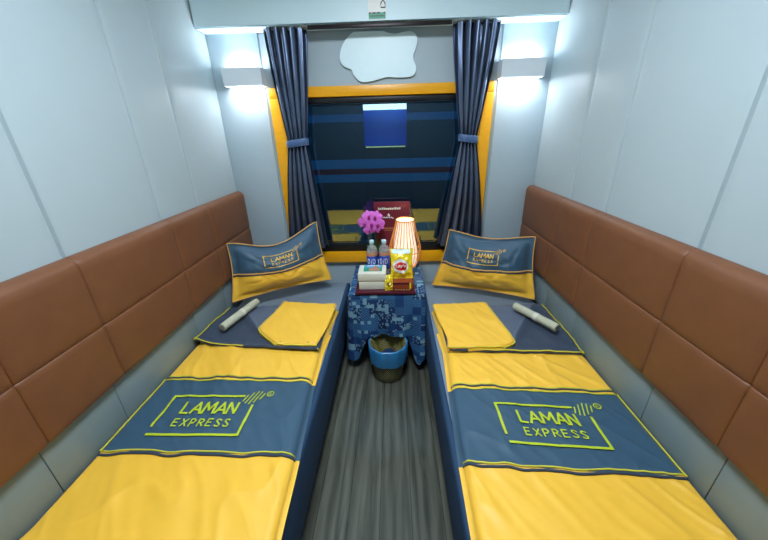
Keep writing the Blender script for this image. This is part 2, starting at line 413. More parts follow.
# ------------------------------------------------------------------ padded leather backs
def backrest(s, label):
    t = thing('backrest', label, 'backrest', (s*W, 1.1, .43), 'padded leather backrests along the side walls')
    ys = [-.05, .35, .65, .945, 1.43, 1.75, 2.214]
    def pad(y0, y1, z0, z1, th, top):
        # cushion with puffed face and stitched edges
        nu, nv = 14, 10
        def face(a, b):
            y = y0+(y1-y0)*a; z = z0+(z1-z0)*b
            da = min(a, 1-a)*(y1-y0); db = min(b, 1-b)*(z1-z0)
            e = 1-math.exp(-da/.005); g = 1-math.exp(-db/.005)
            if top: g = 1-.12*math.exp(-(b*(z1-z0))/.005) ; r = .03; d = (1-b)*(z1-z0); g *= math.sqrt(max(0., 1-(1-min(1, d/r))**2))*.75+.25
            puff = .004*math.sin(PI*a)*math.sin(PI*b)
            return (s*(W-(th-.005*(1-e))*(g if top else 1)+.005*(1-g)*(0 if top else 1)-puff), y, z)
        def w(i, n, L):   # dense near the edges
            x = i/n; return .5-.5*math.cos(PI*x)
        vs = [face(w(i, nu, 1), w(j, nv, 1)) for j in range(nv+1) for i in range(nu+1)]
        fs = [(j*(nu+1)+i, j*(nu+1)+i+1, (j+1)*(nu+1)+i+1, (j+1)*(nu+1)+i) for j in range(nv) for i in range(nu)]
        # rim back to the wall
        rim = [i for i in range(nu+1)]+[j*(nu+1)+nu for j in range(1, nv+1)]+[nv*(nu+1)+i for i in range(nu-1, -1, -1)]+[j*(nu+1) for j in range(nv-1, 0, -1)]
        b = len(vs)
        for r_ in rim: vs.append((s*(W-.0018), vs[r_][1], vs[r_][2]))
        n = len(rim)
        for k in range(n): fs.append((rim[k], rim[(k+1) % n], b+(k+1) % n, b+k))
        return vs, fs
    for a, b in zip(ys, ys[1:]):
        for z0, z1, top in ((.622, .842, False), (.842, 1.098, True)):
            vs, fs = pad(a, b, z0, z1, .046, top)
            bm = bmesh.new(); me = bpy.data.meshes.new('t'); me.from_pydata(vs, [], fs); bm.from_mesh(me); bpy.data.meshes.remove(me)
            o = from_bm('leather_pad', bm, M['leather'], t, False); o.data.shade_smooth()
    zs = [-.05, .35, .635, .91, 1.43, 1.75, 2.214]
    for a, b in zip(zs, zs[1:]):
        bm = bmesh.new(); lo, hi = sorted((s*(W-.0018), s*.984))
        bx(bm, (lo, a+.0005, .418), (hi, b-.0005, .622), .004, 2); from_bm('lower_pad', bm, M['cushion'], t)['label'] = 'grey vinyl lower pad'
    settle(t)
backrest(-1, 'brown padded leather backrest over the berth on the left wall')
backrest(1, 'brown padded leather backrest over the berth on the right wall')
# ------------------------------------------------------------------ berths
ZM = .41
def berth(s, label):
    t = thing('berth', label, 'berth', (s*.63, 1.1, 0), 'two facing berths')
    X = lambda a, b: sorted((s*a, s*b))
    def b2(name, xa, xb, y0, y1, z0, z1, m, bev, seg=3):
        lo, hi = X(xa, xb); return box(name, (lo, y0, z0), (hi, y1, z1), m, t, bev, seg)
    b2('plinth', .31, .97, -.02, 2.2, 0, .15, M['skirt'], .004)
    b2('base', .272, .985, -.05, 2.212, .14, .30, M['skirt'], .012)
    # mattress: rounded slab, and its dark side panel
    b2('mattress', .272, .984, -.05, 2.21, .295, ZM, M['sheet'], .03, 4)
    b2('side_panel', .262, .296, -.05, 2.195, .15, ZM-.001, M['border'], .016, 4)['label'] = 'dark blue fabric side panel'
    settle(t)
berth(-1, 'low berth with slate sheet and blue side, left of the patterned table')
berth(1, 'low berth with slate sheet and blue side, right of the patterned table')
# ------------------------------------------------------------------ duvets
def wrinkle(x, y, seed):
    n = noise.noise
    a = n(Vector((x*9+seed, y*2.2+x*1.5, seed)))*.0045
    b = n(Vector((x*22+y*9, y*3.5+seed, 3.1+seed)))*.0018
    c = n(Vector((x*3, y*3, seed+9)))*.004
    u = x*.8+y*.55; v = y*.8-x*.55
    f1 = max(0, 1-abs(n(Vector((u*13+seed, v*2.6, seed*2))))*3.2)**2*.0075
    f2 = max(0, 1-abs(n(Vector((u*6-seed, v*4.5, seed+4))))*3.4)**2*.0070
    d = n(Vector((u*34+seed, v*5, seed+30)))*.0026*(.4+1.2*max(0, n(Vector((x*4, y*3, seed+40)))+.35))
    return a+b+c+d+(f1+f2)*(.5+.5*n(Vector((x*3, y*3, seed+20))))*1.25
def duvet(s, label, inner, outer, ytop, nb1, nb0, seed, slant):
    """inner/outer: edge tables over y; nb1/nb0: y of the navy band; slant: band tilt towards the wall side"""
    t = thing('duvet', label, 'duvet', (s*.63, 1.0, ZM))
    ZT = .437
    def XY(a, b, y):    # a 0 = inner edge, 1 = outer
        xi, xo = pw(inner, y), pw(outer, y)
        return s*(xi+(xo-xi)*a)
    def H(x, y):
        ax = abs(x); d = ax-pw(inner, y); e = pw(outer, y)-ax
        dd = max(0, d)
        edge = math.sqrt(max(0, 1-(1-min(1, dd/.030))**2))
        eo = math.sqrt(max(0, 1-(1-min(1, max(0, e)/.018))**2))
        et = math.sqrt(max(0, 1-(1-min(1, max(0, ytop-y)/.02))**2))
        h = ZM+.002 + (ZT-ZM-.002)*min(edge*.9+.1, eo*.75+.25, et) + wrinkle(x, y, seed)*(1-.45*sm(nb0-.05, nb0+.03, y)*sm(nb1+.05, nb1-.03, y))*min(1, dd/.05)*min(1, max(.1, e/.04))
        # band seams raise a soft ridge
        for yb in (nb1+slant*(ax-.3), nb0+slant*(ax-.3)):
            h += .002*math.exp(-((y-yb)/.010)**2)
        h = max(h, ZM+.0025)
        h += .028*sm(.54, .40, y)*sm(.10, 0, max(0, e))
        return h
    def sheet(name, ya, yb, m, nu, nv, lift=0):
        def f(a, b):
            aa = .5-.5*math.cos(PI*a)
            for_y = ya(0)+(yb(0)-ya(0))*b
            x = XY(aa, 0, for_y); y = ya(abs(x))+(yb(abs(x))-ya(abs(x)))*b
            x = XY(aa, 0, y)
            z = H(x, y)+lift
            return (x, y, z)
        # a hem that turns down at both long sides
        nu2 = nu+2
        vs, fs = [], []
        for j in range(nv+1):
            row = [f(i/nu, j/nv) for i in range(nu+1)]
            p0 = (row[0][0]-s*(.016 if row[0][1] < 1.5 else .002), row[0][1], ZM+.004+.002*math.sin(row[0][1]*23+seed)); p1 = (row[-1][0], row[-1][1], ZM+.001)
            vs += [p0]+row+[p1]
        for j in range(nv):
            for i in range(nu2): fs.append((j*(nu2+1)+i, j*(nu2+1)+i+1, (j+1)*(nu2+1)+i+1, (j+1)*(nu2+1)+i))
        return build(name, vs, fs, m, t)
    top = lambda ax: nb1+slant*(ax-.3)+.005*noise.noise(Vector((ax*14, seed, 1)))
    bot = lambda ax: nb0+slant*(ax-.3)+.005*noise.noise(Vector((ax*14, seed, 5)))
    sheet('cover', lambda a: -.02, bot, M['yellow'], 120, 110)['label'] = 'yellow foot part of the cover'
    sheet('cover', top, lambda a: ytop, M['yellow'], 120, 80)['label'] = 'yellow head part of the cover'
    sheet('printed_band', bot, top, M['navy'], 120, 60)['label'] = 'navy blue printed band'
    # piping lines and narrow navy welts beside the band
    def line(fy, r, m, name, lift=.002, a0=.0, a1=1.):
        pts = []
        for i in range(49):
            a = a0+(a1-a0)*i/48; y = fy(.3+.68*a); x = XY(a, 0, y); y = fy(abs(x)); pts.append((x, y, H(x, y)+lift))
        return tube(name, pts, r, m, t, 6)
    wv = lambda ax, k: .010*noise.noise(Vector((ax*9, seed+k, 2)))
    line(lambda ax: top(ax)-.003+wv(ax, 1)*.3, .0032, M['piping'], 'piping')
    line(lambda ax: top(ax)+.012+wv(ax, 1), .0036, M['lining'], 'welt')
    line(lambda ax: top(ax)+.021+wv(ax, 1), .0028, M['piping'], 'piping')
    line(lambda ax: bot(ax)+.005+wv(ax, 2), .0032, M['piping'], 'piping')
    line(lambda ax: bot(ax)-.007+wv(ax, 2), .0048, M['lining'], 'welt')
    # side piping against the wall pad
    pts = []
    for i in range(60):
        y = nb0+slant*.68+(nb1-nb0)*i/59; x = s*(pw(outer, y)-.004); pts.append((x, y, H(x, y)+.006))
    tube('piping', pts, .003, M['piping'], t, 6)
    return t, H
def logo_on(t, H, x0, x1, y0, y1, shear=0.):
    u, f = LOGO
    vs = []
    for a, b in u:
        x = x0+(x1-x0)*a; y = y0+(y1-y0)*b + shear*a
        vs.append((x, y, H(x, y)+.005))
    o = build('printed_logo', vs, f, M['print'], t, False)
    o['label'] = 'lime LAMAN EXPRESS logo'
    return o
def flap(t, s, seed, xs_in, navy, crease, fold_l, fold_r):
    """turned-back head end: navy lining with a yellow corner folded over it again"""
    Z1, Z2 = .452, .477
    (nl, nr) = navy       # curves: outer and inner edge of the lining, from low y to high y
    def lerp(c, b):
        k = b*(len(c)-1); i = min(int(k), len(c)-2); f_ = k-i
        f_ = f_ if len(c) == 2 else f_
        return Vector(c[i])*(1-f_)+Vector(c[i+1])*f_
    def smoothc(c, n=16):
        # Catmull-Rom through the points
        P = [Vector(c[0])]+[Vector(p) for p in c]+[Vector(c[-1])]; out = []
        for i in range(1, len(P)-2):
            for k in range(n):
                u = k/n; p0, p1, p2, p3 = P[i-1], P[i], P[i+1], P[i+2]
                out.append(.5*((2*p1)+(-p0+p2)*u+(2*p0-5*p1+4*p2-p3)*u*u+(-p0+3*p1-3*p2+p3)*u**3))
        out.append(P[-1]); return out
    nl, nr, fl, fr_ = smoothc(nl), smoothc(nr), smoothc(fold_l), smoothc(fold_r)
    ca, cb = Vector(crease[0]), Vector(crease[1])
    def crz(x, y):
        p = Vector((x, y)); d = cb-ca; L = d.length; d = d/L
        q = (p-ca); al = q.dot(d)/L; off = q.x*d.y-q.y*d.x
        return .018*math.exp(-(off/.014)**2)*sm(-.05, .15, al)*sm(1.1, .8, al)
    def z1(x, y, a, b):
        ed = min(a, 1-a)*.66; eb = b*.45; et = (1-b)*.45
        k = min(math.sqrt(max(0, 1-(1-min(1, q/.014))**2)) for q in (ed, eb, et))
        return .441+(Z1-.441)*k+.006*math.exp(-((eb-.012)/.012)**2)+wrinkle(x, y, seed+3)*.8+crz(x, y)+(.035*math.exp(-(a/.10)**2)*(1-b)**1.5 if s < 0 else 0)
    def navyf(a, b):
        p = lerp(nl, b)*(1-a)+lerp(nr, b)*a
        return (p.x, p.y, z1(p.x, p.y, a, b))
    grid('turned_lining', navyf, 44, 34, M['lining'], t)['label'] = 'dark navy turned-back lining'
    def yelf(a, b):
        p = lerp(fl, b)*(1-a)+lerp(fr_, b)*a
        w = (lerp(fr_, b)-lerp(fl, b)).length
        k = min(math.sqrt(max(0, 1-(1-min(1, q/.016))**2)) for q in (a*w, (1-a)*w+.004, b*.45, (1-b)*.45+.003))
        return (p.x, p.y, Z1-.004+(Z2-Z1+.006)*k+.006*math.exp(-((a*w-.02)/.02)**2)+wrinkle(p.x, p.y, seed+6)*.9)
    grid('folded_corner', yelf, 36, 36, M['yellow'], t)['label'] = 'yellow folded corner'
    q0, q1 = fl[len(fl)//5], fl[-1]
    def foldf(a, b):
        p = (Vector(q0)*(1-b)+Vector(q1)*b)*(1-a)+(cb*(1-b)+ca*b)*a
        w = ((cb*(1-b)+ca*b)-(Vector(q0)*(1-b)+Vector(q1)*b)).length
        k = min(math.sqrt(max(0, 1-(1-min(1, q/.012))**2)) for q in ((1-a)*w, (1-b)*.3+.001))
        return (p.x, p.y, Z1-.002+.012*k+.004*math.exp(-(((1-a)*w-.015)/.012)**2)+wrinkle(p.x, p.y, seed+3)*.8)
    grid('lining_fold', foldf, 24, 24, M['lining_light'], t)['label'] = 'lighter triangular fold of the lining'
    def edge(cf, name, r, m, rng=(0, 1), lift=.002):
        pts = []
        for i in range(41):
            b = rng[0]+(rng[1]-rng[0])*i/40; q = cf(b); pts.append((q[0], q[1], q[2]+lift))
        tube(name, pts, r, m, t, 6)
    edge(lambda b: navyf(b, .01), 'piping', .0034, M['piping'])
    edge(lambda b: navyf(0.004, b), 'piping', .003, M['piping'])
    edge(lambda b: yelf(.01, b), 'piping', .0036, M['piping'])
    edge(lambda b: yelf(b, .01), 'piping', .003, M['piping'])
    edge(lambda b: navyf(b, .012), 'rolled_hem', .009, M['lining'], (.40, .985) if s < 0 else (.85, .99), -.001)
    edge(lambda b: yelf(b, .05), 'welt', .0062, M['lining'], (.15, .97), -.006) if s < 0 else None
# left
tl, HL = duvet(-1, 'yellow duvet with navy LAMAN EXPRESS band, on the berth left of the table', [(0, .262), (.5, .266), (.75, .278), (1.1, .303), (1.33, .31), (1.78, .283)], [(0, .978), (2, .98)], 1.755, 1.108, .752, 1.3, .02)
logo_on(tl, HL, -.858, -.511, .832, 1.018)
flap(tl, -1, 2.1, None, ([(-.975, 1.37), (-.978, 1.6), (-.975, 1.755)], [(-.31, 1.315), (-.31, 1.55), (-.30, 1.765)]),
     ((-.90, 1.745), (-.67, 1.46)), [(-.535, 1.335), (-.665, 1.45), (-.675, 1.53), (-.645, 1.67), (-.63, 1.765)], [(-.325, 1.32), (-.30, 1.5), (-.292, 1.63), (-.287, 1.74)])
settle(tl)
tr_, HR = duvet(1, 'yellow duvet with navy LAMAN EXPRESS band, on the berth right of the table', [(0, .286), (.5, .289), (.75, .294), (1.07, .311), (1.33, .325), (1.77, .297)], [(0, .978), (2, .98)], 1.74, 1.073, .731, 4.4, -.06)
logo_on(tr_, HR, .465, .804, .806, .980, -.022)
flap(tr_, 1, 6.2, None, ([(.975, 1.28), (.978, 1.55), (.975, 1.765)], [(.33, 1.31), (.33, 1.55), (.31, 1.745)]),
     ((.93, 1.755), (.665, 1.36)), [(.60, 1.305), (.665, 1.34), (.665, 1.42), (.642, 1.60), (.63, 1.745)], [(.325, 1.305), (.335, 1.40), (.31, 1.58), (.30, 1.728)])
settle(tr_)
# ------------------------------------------------------------------ pillows
def pillow(corners, sag, label, seed, bulge=.098, logo=True, tsplit=.42, nrm=1, logobox=(.33, .70, .56, .80)):
    TL, TR, BR, BL = [Vector(c) for c in corners]
    c = (TL+TR+BR+BL)/4
    t = thing('pillow', label, 'pillow', (c.x, c.y, min(BL.z, BR.z)), 'navy and yellow pillows')
    N = ((TR-TL).cross(TL-BL)).normalized()
    N = -N if N.y > 0 else N
    if abs(N.z) > .9: N = Vector((0, 0, 1))
    upv = ((TL+TR)-(BL+BR)).normalized()
    def P(a, b, side, off=0.):
        p = (BL*(1-a)+BR*a)*(1-b)+(TL*(1-a)+TR*a)*b
        p = p - upv*(sag*math.sin(PI*min(1, max(0, a)))**1.5)*b
        p = p + upv*.016*math.sin(PI*a)*(1-b) - (TR-TL)*(.030*(2*a-1)*math.sin(PI*b))
        fa = .06
        aa = min(1, max(0, (a-fa)/(1-2*fa))); bb = min(1, max(0, (b-.08)/(1-.16)))
        g = (math.sin(PI*aa)*math.sin(PI*bb))
        g = max(0, g)**.48
        n = noise.noise(Vector((a*5+seed, b*4, seed)))*.010*(.5+g)*1.5 + noise.noise(Vector((a*14+seed, b*10, 2)))*.005 - .012*max(0, 1-abs(noise.noise(Vector((a*6+seed, b*5+a*3, 12))))*4)**2
        fl = .006*noise.noise(Vector((a*7+seed, b*7, 9)))
        return p + N*((bulge*g+.002 if side > 0 else -.35*bulge*g-.002)+(n*g if side > 0 else 0)+fl+off)
    NU = 48
    def part(name, b0, b1, nv, m, sides):
        vs, fs = [], []
        for sd in sides:
            k = len(vs)
            vs += [P(i/NU, b0+(b1-b0)*j/nv, sd) for j in range(nv+1) for i in range(NU+1)]
            for j in range(nv):
                for i in range(NU):
                    q = (k+j*(NU+1)+i, k+j*(NU+1)+i+1, k+(j+1)*(NU+1)+i+1, k+(j+1)*(NU+1)+i)
                    fs.append(q if sd > 0 else q[::-1])
        return build(name, vs, fs, m, t)
    part('upper_cover', tsplit, 1, 26, M['navy'], (1, -1))['label'] = 'navy upper half'
    part('lower_cover', 0, tsplit, 20, M['yellow'], (1, -1))['label'] = 'yellow lower half'
    per = [P(i/40, 1, 1) for i in range(41)]+[P(1, 1-i/24, 1) for i in range(1, 25)]+[P(1-i/40, 0, 1) for i in range(1, 41)]+[P(0, i/24, 1) for i in range(1, 24)]
    tube('piping', per, .0035, M['gold'], t, 6, True)
    tube('piping', [P(i/48, tsplit+.035, 1, .003) for i in range(49)], .0042, M['gold'], t, 6)
    tube('welt', [P(i/48, tsplit+.008, 1, .001) for i in range(49)], .0042, M['lining'], t, 6)
    if logo:
        u, f = LOGO; a0, a1, b0, b1 = logobox
        build('printed_logo', [P(a0+(a1-a0)*p[0], b0+(b1-b0)*p[1], 1, .003) for p in u], f, M['goldprint'], t, False)['label'] = 'gold LAMAN EXPRESS logo'
    settle(t)
    return t
pillow([(-.942, 1.83, .848), (-.445, 2.088, .906), (-.372, 2.05, .503), (-.942, 1.745, .492)], .080, 'plump navy and yellow pillow in the far corner of the berth left of the table', 1.7)
pillow([(.4395, 2.088, .836), (.93, 1.90, .838), (.945, 1.80, .462), (.338, 2.07, .440)], .035, 'plump navy and yellow pillow in the far corner of the berth right of the table', 5.2, logobox=(.30, .64, .56, .80))
# ------------------------------------------------------------------ towel rolls
def roll(p, q, label, grp='rolled towels laid on the duvets'):
    p, q = Vector(p), Vector(q); c = (p+q)/2; ax = (q-p).normalized(); L = (q-p).length; r = .0215
    t = thing('rolled_towel', label, 'towel', (c.x, c.y, c.z-r), grp)
    side = ax.cross(Vector((0, 0, 1))).normalized(); up = side.cross(ax)
    vs, fs = [], []
    seg = 28; prof = [(-.5, .0), (-.5, .45), (-.497, .93), (-.485, 1.), (.485, 1.), (.497, .93), (.5, .45), (.5, 0)]
    for k in range(seg):
        a = 2*PI*k/seg; lip = 1+.05*(1-(k/seg))      # the free edge of the roll stands a little proud
        for l, rr in prof: vs.append(c+ax*(l*L)+(side*math.cos(a)+up*math.sin(a))*(r*rr*lip))
    n = len(prof)
    for k in range(seg):
        m_ = (k+1) % seg
        for i in range(n-1): fs.append((k*n+i, m_*n+i, m_*n+i+1, k*n+i+1))
    build('towel', vs, fs, M['towel'], t)
    bpts = [c+ax*d for d in (-.012, .012)]
    vs, fs = [], []
    for d in (-.012, .012):
        for k in range(seg):
            a = 2*PI*k/seg; vs.append(c+ax*(.01+d)+(side*math.cos(a)+up*math.sin(a))*(r*1.09))
    for k in range(seg): fs.append((k, (k+1) % seg, seg+(k+1) % seg, seg+k))
    build('paper_band', vs, fs, M['offwhite'], t)
    # spiral seen on the ends
    for e in (-1, 1):
        vs, fs = [], []
        pts = [c+ax*(e*L*.501)+(side*math.cos(a_)+up*math.sin(a_))*(r*.85*(1-i/40)) for i in range(38) for a_ in (i*.45,)]
        tube_geo(pts, .0009, vs, fs, 4)
        build('spiral_edge', vs, fs, M['lining'], t)
    settle(t)
roll((-.863, 1.452, .496), (-.787, 1.745, .496), 'cream rolled towel on the navy lining of the left bed')
roll((.766, 1.652, .502), (.902, 1.42, .502), 'cream rolled towel on the navy lining of the right bed')
# ------------------------------------------------------------------ curtains
def curtain(s, label, top, tie, bottom, seed):
    t = thing('curtain', label, 'curtain', (s*.52, 2.14, 2.0), 'blue grey curtains beside the window')
    ZT_, ZTIE, ZB = 1.984, 1.395, .705
    def env(z):
        if z > ZTIE:
            k = max(0., (ZT_-z)/(ZT_-ZTIE)); k2 = k**1.25
            o = top[0]+(tie[0]-top[0])*k2; i = top[1]+(tie[1]-top[1])*k2
        else:
            k = min(1., (ZTIE-z)/(ZTIE-ZB))
            o = tie[0]+(bottom[0]-tie[0])*(1-(1-k)**1.6); i = tie[1]+(bottom[1]-tie[1])*k
        return o, i
    NF = 5.5
    def f(a, b):
        z = ZT_+(ZB-ZT_)*b
        o, i = env(z); w = abs(i-o)
        dt = abs(z-ZTIE)
        A = .015+.020*min(1, dt/.35)
        ph = 2*PI*NF*a + .7*noise.noise(Vector((a*4, z*1.5, seed)))
        irr = 1+.45*noise.noise(Vector((a*7, z*.6, seed+4)))
        x = o+(i-o)*a + .008*math.sin(2*ph)*min(1, dt/.15)*min(1, 8*a)*min(1, 8*(1-a))
        y = 2.150+A*irr*(math.sin(ph)+.25*math.sin(2*ph+a*5))*.85 + .004*noise.noise(Vector((a*20, z*6, seed)))
        if z > ZTIE+.5: y += 0
        zz = z + (.03*(a-.5)**2 if b > .98 else 0)
        return (s*x, max(2.108, min(y, 2.184)), zz)
    grid('curtain_panel', f, 190, 90, M['curtain'], t)
    # tieback: a band wrapped round the gathered cloth with a small bow on the window side
    cx = s*(tie[0]+tie[1])/2; hw = abs(tie[0]-tie[1])/2+.010
    vs, fs = [], []; n = 40
    for j, dz in enumerate((-.021, -.017, .017, .021)):
        for k in range(n):
            a = 2*PI*k/n; rr = .0 if j in (1, 2) else -.003
            vs.append((cx+(hw+rr)*math.cos(a), 2.146+(.032+rr)*math.sin(a), ZTIE+dz+.008*math.cos(a)*-s))
    for j in range(3):
        for k in range(n): fs.append((j*n+k, j*n+(k+1) % n, (j+1)*n+(k+1) % n, (j+1)*n+k))
    build('tieback', vs, fs, M['tie'], t)
    settle(t)
curtain(-1, 'pleated blue grey curtain tied back, hanging left of the window', (.640, .395), (.582, .462), (.665, .392), 2.)
curtain(1, 'pleated blue grey curtain tied back, hanging right of the window', (.665, .405), (.583, .482), (.672, .365), 8.)
tag(box('curtain_rail', (-.385, 2.112, 1.966), (.395, 2.122, 1.9845), M['metal'], None, .002), 'dark metal curtain rail under the pale bulkhead, between the two curtains', 'curtain rail')
# ------------------------------------------------------------------ white cloud-shaped board
px = [(352, 30), (358, 26), (366, 24), (376, 24.5), (384, 27), (390, 30), (397, 31), (404, 29.5), (411, 29), (416, 32), (418, 38), (417, 46), (414.5, 54), (414.5, 60), (417, 68), (416.5, 75), (413, 79), (406, 80), (397, 80), (388, 79), (380, 81), (371, 83.5), (362, 84), (357, 81), (353, 75), (351, 69), (345, 66), (341, 61), (340, 54), (342, 45), (346, 37)]
pts = [((u-384)*.00575+.022, 1.985-(v-24)*.00438) for u, v in px]
def smoothloop(P, n=5):
    out = []
    for i in range(len(P)):
        p0, p1, p2, p3 = [Vector(P[(i+k) % len(P)]) for k in (-1, 0, 1, 2)]
        for k in range(n):
            u = k/n; out.append(.5*((2*p1)+(-p0+p2)*u+(2*p0-5*p1+4*p2-p3)*u*u+(-p0+3*p1-3*p2+p3)*u**3))
    return out
L = smoothloop(pts)
bm = bmesh.new()
fv = [bm.verts.new((p.x, 2.205, min(p.y, 1.970))) for p in L]; face = bm.faces.new(fv)
r = bmesh.ops.extrude_face_region(bm, geom=[face]); bmesh.ops.translate(bm, verts=[v for v in r['geom'] if isinstance(v, bmesh.types.BMVert)], vec=(0, .0185, 0))
tag(from_bm('wall_board', bm, M['white']), 'white cloud-shaped board fixed on the wall above the window', 'board')
# ------------------------------------------------------------------ sticker on the bulkhead
t = thing('sticker', 'small white and green notice sticker on the bulkhead above the window', 'sticker', (-.003, 2.098, 1.99))
def by(z): return 2.10-(z-1.985)*(.008/(ZC-1.985))-.0006
def card(name, x0, x1, z0, z1, m, k=0, parent=None):
    e = .0004+k*.0006
    vs = [(x0, by(z0)-e, z0), (x1, by(z0)-e, z0), (x1, by(z1)-e, z1), (x0, by(z1)-e, z1)]; n = Vector((0, -.0004, 0))
    vs += [tuple(Vector(v)+Vector((0, .0006, 0))) for v in vs]
    return build(name, vs, [(0, 1, 2, 3), (7, 6, 5, 4), (0, 4, 5, 1), (1, 5, 6, 2), (2, 6, 7, 3), (3, 7, 4, 0)], m, parent or t, False)
card('paper', -.050, .043, 1.996, 2.125, M['whiteink'])
card('green_band', -.048, .042, 1.998, 2.026, M['teal'], 1)
card('light_line', -.040, .036, 2.008, 2.013, M['green'], 2)
for i, (a, b) in enumerate(((-.046, -.036), (-.028, -.010), (-.004, .012), (.032, .040))): card('dark_mark', a, b, 2.020, 2.027, M['ink'], 2)
vs, fs = [], []
hp = [(.018, 2.046), (.040, 2.046), (.040, 2.064), (.029, 2.076), (.018, 2.064)]
tube_geo([(x, by(z)-.002, z) for x, z in hp], .0025, vs, fs, 6, True)
build('house_symbol', vs, fs, M['ink'], t)
settle(t)
# ------------------------------------------------------------------ sconces
def sconce(x0, x1, label):
    cx = (x0+x1)/2
    t = thing('wall_sconce', label, 'wall light', (cx, 2.21, 1.757), 'up and down wall lights')
    z0, z1 = 1.712, 1.803; yf, yb = 2.125, 2.21
    th = .004
    boxes('housing', [((x0, yf, z0), (x1, yf+th, z1)), ((x0, yf+th, z0), (x0+th, yb, z1)), ((x1-th, yf+th, z0), (x1, yb, z1)), ((x0+th, yb-th, z0), (x1-th, yb, z1))], M['sconce'], t)
    for z, sg in ((z1-.016, 1), (z0+.012, -1)):
        box('diffuser', (x0+th, yf+th, z), (x1-th, yb-th, z+.004), M['diffuser'], t)
        ld = bpy.data.lights.new('sconce_light', 'AREA'); ld.shape = 'RECTANGLE'; ld.size = x1-x0-.03; ld.size_y = .055
        ld.energy = .8; ld.color = (.97, .97, 1.)
        lo = bpy.data.objects.new('sconce_light', ld); C.objects.link(lo); lo.parent = t
        lo.location = (cx, (yf+yb)/2, z+sg*.010+.002); lo.rotation_euler = (PI if sg > 0 else 0, 0, 0)
    settle(t)
sconce(-.907, -.680, 'box-shaped pale wall light glowing up and down, left of the window')
sconce(.688, .930, 'box-shaped pale wall light glowing up and down, right of the window')
# ------------------------------------------------------------------ ceiling light (above the frame)
t = thing('ceiling_light', 'flat white ceiling light panel over the aisle', 'ceiling light', (0, .75, ZC))
boxes('rim', [((-.32, .30, ZC-.03), (-.30, 1.2, ZC)), ((.30, .30, ZC-.03), (.32, 1.2, ZC)), ((-.30, .30, ZC-.03), (.30, .32, ZC)), ((-.30, 1.18, ZC-.03), (.30, 1.2, ZC))], M['sconce'], t)
box('diffuser', (-.30, .32, ZC-.02), (.30, 1.18, ZC-.012), M['panel_light'], t)
settle(t)
ld = bpy.data.lights.new('ceiling_area', 'AREA'); ld.shape = 'RECTANGLE'; ld.size = .40; ld.size_y = .55; ld.energy = 23; ld.color = (.86, .94, 1.)
lo = bpy.data.objects.new('ceiling_area', ld); C.objects.link(lo); lo.location = (0, .75, ZC-.026)
lo.parent = t; lo.location = (0, 0, -.026)
